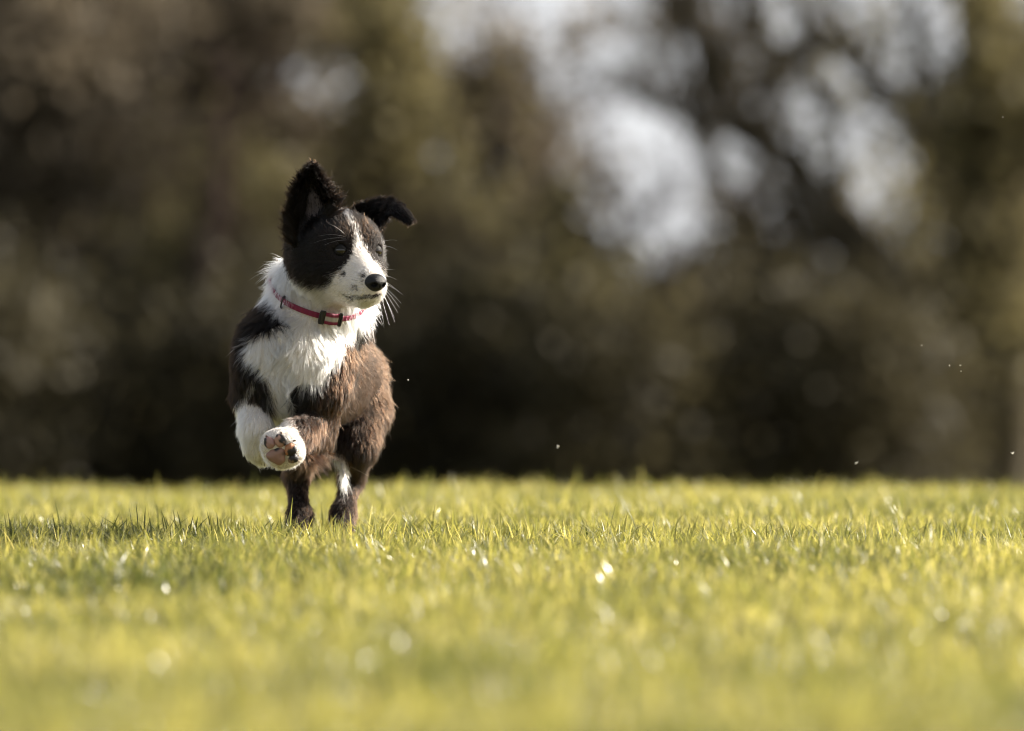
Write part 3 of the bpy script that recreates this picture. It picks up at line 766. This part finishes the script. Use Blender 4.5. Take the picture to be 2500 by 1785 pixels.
# ------- coat
def make_coat():
    tri = np.concatenate([BF[:, [0, 1, 2]], BF[:, [0, 2, 3]]])
    v0, v1, v2 = BV[tri[:, 0]], BV[tri[:, 1]], BV[tri[:, 2]]
    ar = np.linalg.norm(np.cross(v1 - v0, v2 - v0), axis=1) * .5
    cen = (v0 + v1 + v2) / 3
    front = np.where(cen[:, 1] < .0, 1.25, 1.0)
    zc = ZONE[prim_d(cen).argmin(0)]
    wt = ar * np.where(zc == 'head', 2.6, 1.0) * front
    nrm = unit(np.cross(v1 - v0, v2 - v0))
    wt = wt * np.where(nrm[:, 1] > .35, .45, 1.0)
    N = NHAIR
    k = rng.choice(len(tri), N, p=wt / wt.sum())
    a, b = rng.random(N), rng.random(N); sw = a + b > 1; a[sw] = 1 - a[sw]; b[sw] = 1 - b[sw]
    R = v0[k] + (v1[k] - v0[k]) * a[:, None] + (v2[k] - v0[k]) * b[:, None]
    f, D, e, ei = sdf(R, True)
    n_ = grad(R)
    W = zones(R, D, e)
    FL = np.stack([p[4] for p in PR]); LN = np.array([p[5] for p in PR]); TL = np.array([p[6] for p in PR])
    flow = W.T @ FL; L = W.T @ LN; tilt = W.T @ TL
    ear = e < D.min(0) + .001
    flow[ear] = EARF[ei[ear]]; L[ear] = EARL[ei[ear]]; tilt[ear] = .32
    inn = ear & (EARI[ei] > .02) & (n_[:, 1] < -.1)
    wt_ = whiteness(R, D, e, 5.0)
    # chest swirls
    z = ZONE[D.argmin(0)]
    sw = (z == 'chest') | (z == 'neck')
    ph = (vnoise(R[:, 0], R[:, 2], .022, 3) - .5) * 2.2 + (vnoise(R[:, 0], R[:, 2], .009, 4) - .5) * 1.0
    side = unit(np.cross(flow, n_)); 
    amp = np.where(sw, 1.0, .30)
    flow = flow + side * (ph * amp)[:, None]
    t = flow - n_ * (flow * n_).sum(1)[:, None]; t = unit(t)
    keep = rng.random(N) < np.where(inn, 1 - .75 * np.clip(EARI[ei] * 1.6, 0, 1), 1.0)
    for ec in (ecL, ecR): keep &= np.linalg.norm(R - ec, axis=1) > .0106
    keep &= np.linalg.norm(R - NOSEC, axis=1) > .0145
    for c_, r_ in PADS: keep &= np.linalg.norm(R - c_, axis=1) > r_
    keep &= np.min(np.linalg.norm(R[:, None] - lipp[None], axis=2), axis=1) > .0008
    # hair under and above the collar
    rc = (R - CC) @ CN; near = (np.linalg.norm(R - CC, axis=1) < .095) & (z != 'head')
    L = np.where(near & (np.abs(rc) < .006), .003, L)
    pxr = 1250 + R[:, 0] / (PXM * (DIST + R[:, 1]) / DIST)
    bare = (pxr > 712) & (pxr < 837)
    L = np.where(near & bare & (rc >= .006) & (rc < .03), np.minimum(L, .009 + .2 * (rc - .006)), L)
    L = np.where(near & ~bare & (rc >= .005) & (rc < .03), np.maximum(L, .026), L)
    L = np.where(inn, .004, L)
    L = L * (.65 + .6 * rng.random(N))
    stray = rng.random(N) < .035; L = np.where(stray & (L > .0045), L * 1.6, L); tilt = np.where(stray, tilt + .2, tilt)
    # shorter near the eyes
    for ec in (ecL, ecR): L = L * smooth01(.008, .035, np.linalg.norm(R - ec, axis=1)) ** .5
    tilt = np.clip(tilt + rng.normal(size=N) * .09, .05, 1.2)
    R, n_, t, L, tilt, wt_, z, ear = [q[keep] for q in (R, n_, t, L, tilt, wt_, z, ear)]
    N = len(R); K = 6; S = np.linspace(0, 1, K)
    d0 = t * np.cos(tilt * 1.3)[:, None] + n_ * np.sin(tilt * 1.3)[:, None]
    bend = t - n_ * .25
    wob = rng.normal(size=(N, 3)) * .16; wob2 = rng.normal(size=(N, 3)) * .07
    G = np.array([0, 0, -1.0])
    P = np.empty((N, K, 3))
    for j, s in enumerate(S):
        P[:, j] = R + L[:, None] * (d0 * s + bend * (.35 * s * s) + G * (.10 * s * s) + wob * s * s + wob2 * math.sin(s * 6) * s) * .85
    P -= n_[:, None, :] * .0006
    # clumps
    gi = rng.choice(N, N // 16, replace=False)
    kd = KDTree(len(gi))
    for i, j in enumerate(gi): kd.insert(R[j], i)
    kd.balance()
    own = np.array([gi[kd.find(p)[1]] for p in R])
    rel = P[own] - R[own][:, None, :]
    cl = np.clip(.42 + (L - .006) * 30, .40, .82) * np.where(np.isin(z, ['body', 'hind']), .55, 1.0)
    scl = (L / np.maximum(L[own], 1e-5))[:, None, None]
    same = (np.abs((n_ * n_[own]).sum(1)) > .5) & (np.linalg.norm(R - R[own], axis=1) < .008)
    cw = (cl * same)[:, None, None] * (S ** 1.1)[None, :, None]
    tgt = R[own][:, None, :] + rel * np.minimum(scl, 1.3)
    P = P * (1 - cw) + tgt * cw
    # colour
    u = rng.random(N)[:, None]
    black = np.array((.0020, .0009, .00035)) * (.25 + 2.2 * u ** 2)
    sun_rusty = (rng.random(N) < np.where(np.isin(z, ['body', 'hind', 'lfore', 'feather', 'tail']), .72 * np.where(z == 'hind', .7, 1), np.where(z == 'head', .05, .02)))[:, None]  # rusty hairs: sunlit brown put into the colour of flank, hind and left foreleg
    black = np.where(sun_rusty, np.array((.036, .0150, .0068)) * (.3 + 1.4 * rng.random((N, 1))), black)
    white = WHITE * (.90 + .14 * u)
    cream = (rng.random(N) < .12)[:, None]
    white = np.where(cream, white * np.array((.97, .92, .82)), white)
    C = np.where(wt_[:, None] > .5, white, black)
    ct = .62 + .55 * rng.random(N)                   # every lock of hair has its own tone
    ct = ct[own][:, None]
    C = np.where(wt_[:, None] > .5, C * (1 - .34 * (1.17 - ct)), C * ct ** np.where(z == 'body', 1.0, 2.0)[:, None])
    C = np.clip(C, 0, .93)
    C[:, :] = np.where((ear & (wt_ < .5))[:, None], C * 1.0, C)
    cu = bpy.data.hair_curves.new('coat')
    cu.add_curves([K] * N)
    cu.attributes['position'].data.foreach_set('vector', P.astype(np.float32).ravel()) if 'position' in cu.attributes else cu.position_data.foreach_set('vector', P.astype(np.float32).ravel())
    base = np.where(wt_ > .5, .000175, .000160) * np.where(z == 'head', .95, 1) * (.75 + .5 * rng.random(N))
    rad = base[:, None] * np.array([1, 1, .95, .8, .55, .15])[None]
    ra = cu.attributes.get('radius') or cu.attributes.new('radius', 'FLOAT', 'POINT')
    ra.data.foreach_set('value', rad.astype(np.float32).ravel())
    ca = cu.attributes.new('coat', 'FLOAT_COLOR', 'CURVE')
    ca.data.foreach_set('color', np.concatenate([C, np.ones((N, 1))], 1).astype(np.float32).ravel())
    cu.materials.append(M_HAIR)
    o = bpy.data.objects.new('coat', cu); col.objects.link(o); unparent_keep(o, dog)
    return o

def hair_mat(name, attr=True, c=(.8, .8, .8)):
    m, n, out = mat(name)
    h = n.nodes.new('ShaderNodeBsdfHairPrincipled')
    h.parametrization = 'COLOR'
    h.inputs['Roughness'].default_value = .36; h.inputs['IOR'].default_value = 1.42; h.inputs['Radial Roughness'].default_value = .5
    if 'Coat' in h.inputs: h.inputs['Coat'].default_value = 0.0
    if attr:
        g = n.nodes.new('ShaderNodeAttribute'); g.attribute_name = 'coat'; n.links.new(g.outputs['Color'], h.inputs['Color'])
    else: h.inputs['Color'].default_value = (*c, 1)
    n.links.new(h.outputs[0], out.inputs[0])
    return m
M_HAIR = hair_mat('fur')
NHAIR = 330000
NOSEC = hit(919, 694) - HF * .002
padspec = [(658, 1081, .0075, .0085, 'pad'), (685, 1076, .0085, .0090, 'pad'), (709, 1098, .0082, .0088, 'pad'), (716, 1119, .0064, .0074, 'pad'), (676, 1113, .0130, .0118, 'pad')]
PADS = []
for px_, py_, rx_, rz_, _k in padspec:
    p = hit(px_, py_)
    PADS.append((p, max(rx_, rz_) * .95))
coat = make_coat()

# ------- small solids
def blob(name, c, ax, R3, mt, parent, nu=28, nv=18, f=None, attrs=None):
    """deformed sphere: ax three unit axes, R3 radii, f(dirs)->radius factor"""
    th = np.linspace(0, 2 * math.pi, nu, endpoint=False); ph = np.linspace(.02, math.pi - .02, nv)
    T, P_ = np.meshgrid(th, ph)
    d = np.stack([np.sin(P_) * np.cos(T), np.sin(P_) * np.sin(T), np.cos(P_)], -1).reshape(-1, 3)
    r = f(d) if f else 1.0
    q = d * np.array(R3) * (r[:, None] if f else 1.0)
    V = c + q @ np.array(ax)
    i = np.arange(nu * nv).reshape(nv, nu); j = np.roll(i, -1, 1)
    F = np.stack([i[:-1], i[1:], j[1:], j[:-1]], -1).reshape(-1, 4)
    o = mesh_np(name, V, F, mt, attrs=attrs(d) if attrs else None, solid=True)
    unparent_keep(o, parent) if parent.type == 'EMPTY' else child_keep(o, parent)
    return o
def child_keep(o, p):
    o.parent = p; o.matrix_parent_inverse = (p.matrix_parent_inverse if p.parent is None else Matrix.Identity(4))
M_EYE = principled('dark_brown_eye', (.008, .0045, .003), .04, .62, coat=0.0)
M_LID = principled('black_eyelid', (.007, .006, .005), .62, .2)
M_NOSE = principled('black_wet_nose', (.008, .0075, .0075), .38, .3, bump=.5, scale=900)
M_CLAW = principled('claw', (.16, .10, .06), .3, .5)
def frame(nv):
    nv = unit(nv); x = unit(np.cross([0, 0, 1], nv)); z = np.cross(nv, x)
    return x, nv, z     # x right, y outwards, z up
for ec, nrm in ((ecL, nL), (ecR, nR)):
    eye = blob('eye', ec, frame(nrm), (RE, RE, RE), M_EYE, dog)
    # almond eyelids: a shell with an opening
    x, y, z = frame(unit(nrm * .8 + np.array(HF) * .35))
    for up in (1, -1):
        V, F = [], []
        nu, nv = 22, 8
        for j in range(nv):
            for i in range(nu):
                lon = math.radians(-95 + 190 * i / (nu - 1))
                edge = (.27 if up > 0 else -.38) * max(0, math.cos(min(1.57, abs(lon) * 1.9))) ** .8 - lon * .12
                lat = edge + (up * 1.45 - edge) * j / (nv - 1)
                rr = RE * (1.035 + (.03 if j == 1 else 0) - (.03 if j == 0 else 0))
                V.append(ec + rr * (x * math.sin(lon) * math.cos(lat) + y * math.cos(lon) * math.cos(lat) + z * math.sin(lat)))
        for j in range(nv - 1):
            for i in range(nu - 1):
                a_ = j * nu + i; F.append((a_, a_ + 1, a_ + nu + 1, a_ + nu))
        o = mesh_np('eyelid', V, F, M_LID); o.parent = eye
        o.matrix_parent_inverse = Matrix.Identity(4)

# nose: its own little distance field
nx_, nf_, nz_ = HS, unit(HF * 1 + HU * -.05), HU
NC = NOSEC - HF * .0015 + HU * .001
def nose_sdf(X):
    q = (X - NC) / 1.22; s = q @ nx_; f_ = q @ nf_; u = q @ nz_
    k = np.array([s / (.0125 - .0022 * smooth01(0, -.010, u)), f_ / .0105, (u - .0005) / .0098]); r = np.sqrt((k ** 2).sum(0))
    d = (r - 1) * .0095
    for sg in (1, -1):
        a_ = np.sqrt(((s - sg * .0058) / 1.25) ** 2 + (u + .0005) ** 2 + (np.maximum(0, np.abs(f_ - .010) - .004)) ** 2) - .0026
        d = np.maximum(d, -a_)
        b_ = np.sqrt((s - sg * .0098) ** 2 + (u + .0020 + 0 * s) ** 2 * 2.0 + (f_ - .0075) ** 2) - .0018
        d = np.maximum(d, -b_)
    gr = np.sqrt(s ** 2 + (np.maximum(0, np.abs(u + .006) - .005)) ** 2 + (f_ - .0098) ** 2) - .0010
    return np.maximum(d, -gr)
_sd, _gr = sdf, grad
def grad_nose(X, e=.0003): return unit(np.stack([nose_sdf(X + np.eye(3)[k] * e) - nose_sdf(X - np.eye(3)[k] * e) for k in range(3)], -1))
sdf, grad = nose_sdf, grad_nose
NV, NF = surface_nets(NC - .020, NC + .020, .0009)
sdf, grad = _sd, _gr
o = mesh_np('nose', NV, NF, M_NOSE, solid=True); unparent_keep(o, dog)

# mouth line
acc = Acc(); lp = [Vector(p + grad(p[None])[0] * -.0006) for p in lipp]
acc.add(tube(lp, [.0002 + .0006 * math.sin(math.pi * i / (len(lp) - 1)) for i in range(len(lp))], 7))
o = mesh_np('mouth', [tuple(v) for v in acc.V], acc.F, M_LID, solid=True); unparent_keep(o, dog)

# paw pads: pink with black patches
m, n, out = mat('paw_pad')
g = n.nodes.new('ShaderNodeAttribute'); g.attribute_name = 'coat'
tc = n.nodes.new('ShaderNodeTexCoord'); nz = n.nodes.new('ShaderNodeTexNoise'); nz.inputs['Scale'].default_value = 700
bp = n.nodes.new('ShaderNodeBump'); bp.inputs['Strength'].default_value = .5; bp.inputs['Distance'].default_value = .001
b = n.nodes.new('ShaderNodeBsdfPrincipled'); b.inputs['Roughness'].default_value = .5
b.inputs['Subsurface Weight'].default_value = .3; b.inputs['Subsurface Radius'].default_value = (.004, .0015, .001); b.inputs['Subsurface Scale'].default_value = 1
n.links.new(tc.outputs['Object'], nz.inputs[0]); n.links.new(nz.outputs[0], bp.inputs['Height']); n.links.new(bp.outputs[0], b.inputs['Normal'])
n.links.new(g.outputs['Color'], b.inputs['Base Color']); n.links.new(b.outputs[0], out.inputs[0])
M_PAD = m
PD = unit(np.array([-.15, -.92, -.25]))
for i, ((p, _), (px_, py_, rx_, rz_, _k)) in enumerate(zip(PADS, padspec)):
    x, y, z = frame(PD)
    ang = [.5, .1, -.5, -.9, .2][i]
    x, z = x * math.cos(ang) + z * math.sin(ang), z * math.cos(ang) - x * math.sin(ang)
    bd = unit([np.array([-.8, 0, .5]), np.array([.6, 0, .35]), np.array([.5, 0, -.2]), np.array([-.2, 0, 1]), np.array([1, 0, 1.4])][i])
    def pat(d, bd=bd, i=i):
        s = d @ bd + .35 * np.sin(d[:, 0] * 5 + i) * np.cos(d[:, 2] * 4)
        k = smooth01([.25, .15, -.1, -.5, .75][i], [.4, .3, .05, -.3, .95][i], s)[:, None]
        pink = np.array([(.34, .20, .17), (.40, .23, .17), (.38, .17, .08), (.24, .15, .09), (.27, .15, .11)][i])
        return {'coat': ('FLOAT_COLOR', np.concatenate([pink * (1 - k) + np.array((.018, .015, .015)) * k, np.ones((len(d), 1))], 1))}
    blob('paw_pad', p + PD * .0005, (x, y, z), (rx_, .0055 if i < 4 else .0065, rz_), M_PAD, dog, attrs=pat,
         f=lambda d, i=i: 1 + (.10 if i == 4 else .05) * np.cos(3 * np.arctan2(d[:, 0], d[:, 2]) + i) + .04 * np.sin(7 * d[:, 0] + 5 * d[:, 2]))
def claw(p, d, L, r):
    d = unit(d); path = [Vector(p + d * L * s + np.array([0, 0, -1]) * L * .35 * s * s) for s in np.linspace(0, 1, 7)]
    V, F = tube(path, [r * (1 - .93 * (j / 6) ** 1.3) for j in range(7)], 8)
    o = mesh_np('claw', [tuple(v) for v in V], F, M_CLAW, solid=True); unparent_keep(o, dog)
for px_, py_, dx, dz in ((652, 1068, -.4, .5), (686, 1060, 0, .8), (716, 1078, .5, .4), (722, 1118, .5, -.5)):
    p = hit(px_, py_)
    if p is not None: claw(p + PD * -.002, np.array([dx, -.8, dz]), .009, .0015)
for px_, py_, y_ in ((636, 1117, -.043), (644, 1120, -.043), (651, 1117, -.038)):
    claw(A(px_, py_, y_), np.array([.15, .1, -1]), .008, .0015)
for px_, y_ in ((720, .205), (728, .198), (737, .205), (822, .212), (831, .206), (840, .212)):
    q = A(px_, 1330, y_ - .015); q[2] = .010; claw(q, np.array([0, -1, -.3]), .012, .0018)

# whiskers
def strands(name, lst, c, parent, rad=.00015):
    cu = bpy.data.hair_curves.new(name); K = 7
    cu.add_curves([K] * len(lst)); P = []
    for p, d, L, sag in lst:
        d = unit(d)
        for s in np.linspace(0, 1, K): P.append(p + d * L * s + np.array(sag) * L * s * s)
    cu.attributes['position'].data.foreach_set('vector', np.array(P, np.float32).ravel())
    ra = cu.attributes.get('radius') or cu.attributes.new('radius', 'FLOAT', 'POINT')
    ra.data.foreach_set('value', np.tile(rad * np.linspace(1, .25, K), len(lst)).astype(np.float32))
    cu.materials.append(hair_mat(name + '_hair', False, c))
    o = bpy.data.objects.new(name, cu); col.objects.link(o); unparent_keep(o, parent); return o
R_ = random.Random(5)
wl = []
for px_, py_, dx, dz, L in [(940, 660, 1, .25, .016), (941, 672, 1, -.1, .018), (940, 690, .9, -.35, .028), (940, 697, .8, -.6, .030), (938, 705, .6, -.8, .032), (936, 712, .45, -1, .036),
                            (930, 722, .3, -1, .034), (925, 730, .2, -1, .030), (915, 738, .05, -1, .026), (938, 700, .8, -.8, .030), (905, 742, -.1, -1, .022), (941, 684, 1, -.5, .024),
                            (936, 716, .5, -.9, .03), (868, 700, -.6, -.5, .02), (860, 690, -.8, -.3, .018), (876, 708, -.4, -.8, .02), (852, 712, -.3, -1, .02), (840, 735, -.1, -1, .018)]:
    p = hit(px_, py_) if px_ < 936 else hit(min(px_, 934), py_)
    if p is not None: wl.append((p, np.array([dx, -.25, dz]), L, (0.05, 0, -.22)))
for px_, py_, dx, dz, L in [(843, 578, -1, .28, .040), (845, 582, -1, .12, .045), (842, 572, -.75, .75, .034), (846, 586, -1, .02, .032), (934, 590, 1, .35, .022), (936, 600, 1, -.05, .020)]:
    p = hit(px_, py_)
    if p is not None: wl.append((p, np.array([dx, -.4, dz]), L, (0, 0, -.25)))
strands('whiskers', wl, (.85, .83, .78), dog)

# ---------------------------------------------------------------- collar
collar = empty('dog_collar', tuple(CC)); tag(collar, 'pink webbing collar with black buckle round the puppy neck', 'collar')
def m_web(name, c1, c2=None):
    m, n, out = mat(name)
    b = n.nodes.new('ShaderNodeBsdfPrincipled'); b.inputs['Roughness'].default_value = .6
    g = n.nodes.new('ShaderNodeAttribute'); g.attribute_name = 'coat'
    n.links.new(g.outputs['Color'], b.inputs['Base Color'])
    tc = n.nodes.new('ShaderNodeTexCoord'); wv_t = n.nodes.new('ShaderNodeTexWave'); wv_t.inputs['Scale'].default_value = 190
    wv_t.bands_direction = 'X'
    bp = n.nodes.new('ShaderNodeBump'); bp.inputs['Strength'].default_value = .8; bp.inputs['Distance'].default_value = .0008
    n.links.new(tc.outputs['Object'], wv_t.inputs[0]); n.links.new(wv_t.outputs[0], bp.inputs['Height']); n.links.new(bp.outputs[0], b.inputs['Normal'])
    n.links.new(b.outputs[0], out.inputs[0]); return m
M_WEB = m_web('pink_webbing', None)
PINK = (.20, .006, .042); SILV = (.42, .40, .34)
def band(name, idx, half, off, thick, parent, stripe=True, prof=None):
    """band along ring samples idx; half width, offset outwards, thickness"""
    V, F, Cc = [], [], []
    rows = 9
    closed = len(idx) == len(RP)
    for q, i in enumerate(idx):
        p = RP[i % len(RP)]; o_ = unit(p - CC - CN * ((p - CC) @ CN))
        extra = prof[q] if prof is not None else 0
        for side in (0, 1):
            for j in range(rows):
                s = -1 + 2 * j / (rows - 1)
                V.append(p + CN * s * half + o_ * (off + extra + (thick if side else 0) - abs(s) ** 6 * thick * .3))
                st = stripe and abs(s) < .38
                Cc.append((*(SILV if st else PINK), 1))
    m_ = rows * 2; cnt = len(idx)
    for q in range(cnt if closed else cnt - 1):
        a_ = q * m_; b_ = ((q + 1) % cnt) * m_
        for j in range(rows - 1):
            F.append((a_ + j, b_ + j, b_ + j + 1, a_ + j + 1)); F.append((a_ + rows + j + 1, b_ + rows + j + 1, b_ + rows + j, a_ + rows + j))
        for j in (0, rows - 1):
            x_ = (a_ + j, b_ + j, b_ + rows + j, a_ + rows + j); F.append(x_ if j else x_[::-1])
    o = mesh_np(name, V, F, M_WEB, attrs={'coat': ('FLOAT_COLOR', np.array(Cc))}); unparent_keep(o, parent); return o
band('strap', list(range(len(RP))), .0037, 0, .0016, collar, stripe=False)
# ring sample nearest to a pixel, in front
def ring_i(px):
    X_ = (px - 1250) * PXM
    c = [(abs(p[0] - X_) + (10 if p[1] > CC[1] else 0), i) for i, p in enumerate(RP)]
    return min(c)[1]
i1, i2 = ring_i(786), ring_i(834)
seq = list(range(min(i1, i2), max(i1, i2) + 1))
if len(seq) > 40: seq = list(range(max(i1, i2), min(i1, i2) + len(RP) + 1))
band('strap_loop', seq, .0080, .0022, .0020, collar, stripe=True, prof=.0028 * np.sin(np.linspace(0, math.pi, len(seq))))
M_BLACKP = principled('black_plastic', (.015, .015, .016), .35, .5)
for px_, hw in ((786, .0032), (832, .0016)):
    i = ring_i(px_); p = RP[i]; o_ = unit(p - CC - CN * ((p - CC) @ CN)); tg = unit(np.cross(CN, o_))
    acc = Acc(); h_ = .0086
    c_ = p + o_ * .0045
    cor = [c_ + CN * h_ + tg * hw, c_ + CN * h_ - tg * hw, c_ - CN * h_ - tg * hw, c_ - CN * h_ + tg * hw]
    pts = []
    for q in range(4):
        a_, b_ = cor[q], cor[(q + 1) % 4]
        for s in (0.12, .5, .88): pts.append(Vector(a_ + (b_ - a_) * s))
    pts.append(pts[0]); pts.append(pts[1])
    acc.add(tube(pts, [.0015] * len(pts), 8))
    if hw > .003: acc.add(tube([Vector(c_ + CN * h_), Vector(c_ - CN * h_)], [.0026, .0026], 8))
    o = mesh_np('buckle', [tuple(v) for v in acc.V], acc.F, M_BLACKP, solid=True); unparent_keep(o, collar)
# D ring at the side
i = ring_i(700); p = RP[i]; o_ = unit(p - CC - CN * ((p - CC) @ CN)); tg = unit(np.cross(CN, o_))
c_ = p + o_ * .004 + CN * -.000
pts = [Vector(c_ + (CN * math.cos(a_) * .0085 + unit(o_ * .6 + np.array([0, -.6, -.2])) * math.sin(a_) * .0055)) for a_ in np.linspace(0, 2 * math.pi, 23)]
V, F = tube(pts, [.0011] * len(pts), 8)
o = mesh_np('ring', [tuple(v) for v in V], F, principled('dark_metal', (.06, .06, .06), .3, .5, metal=.9)); unparent_keep(o, collar)
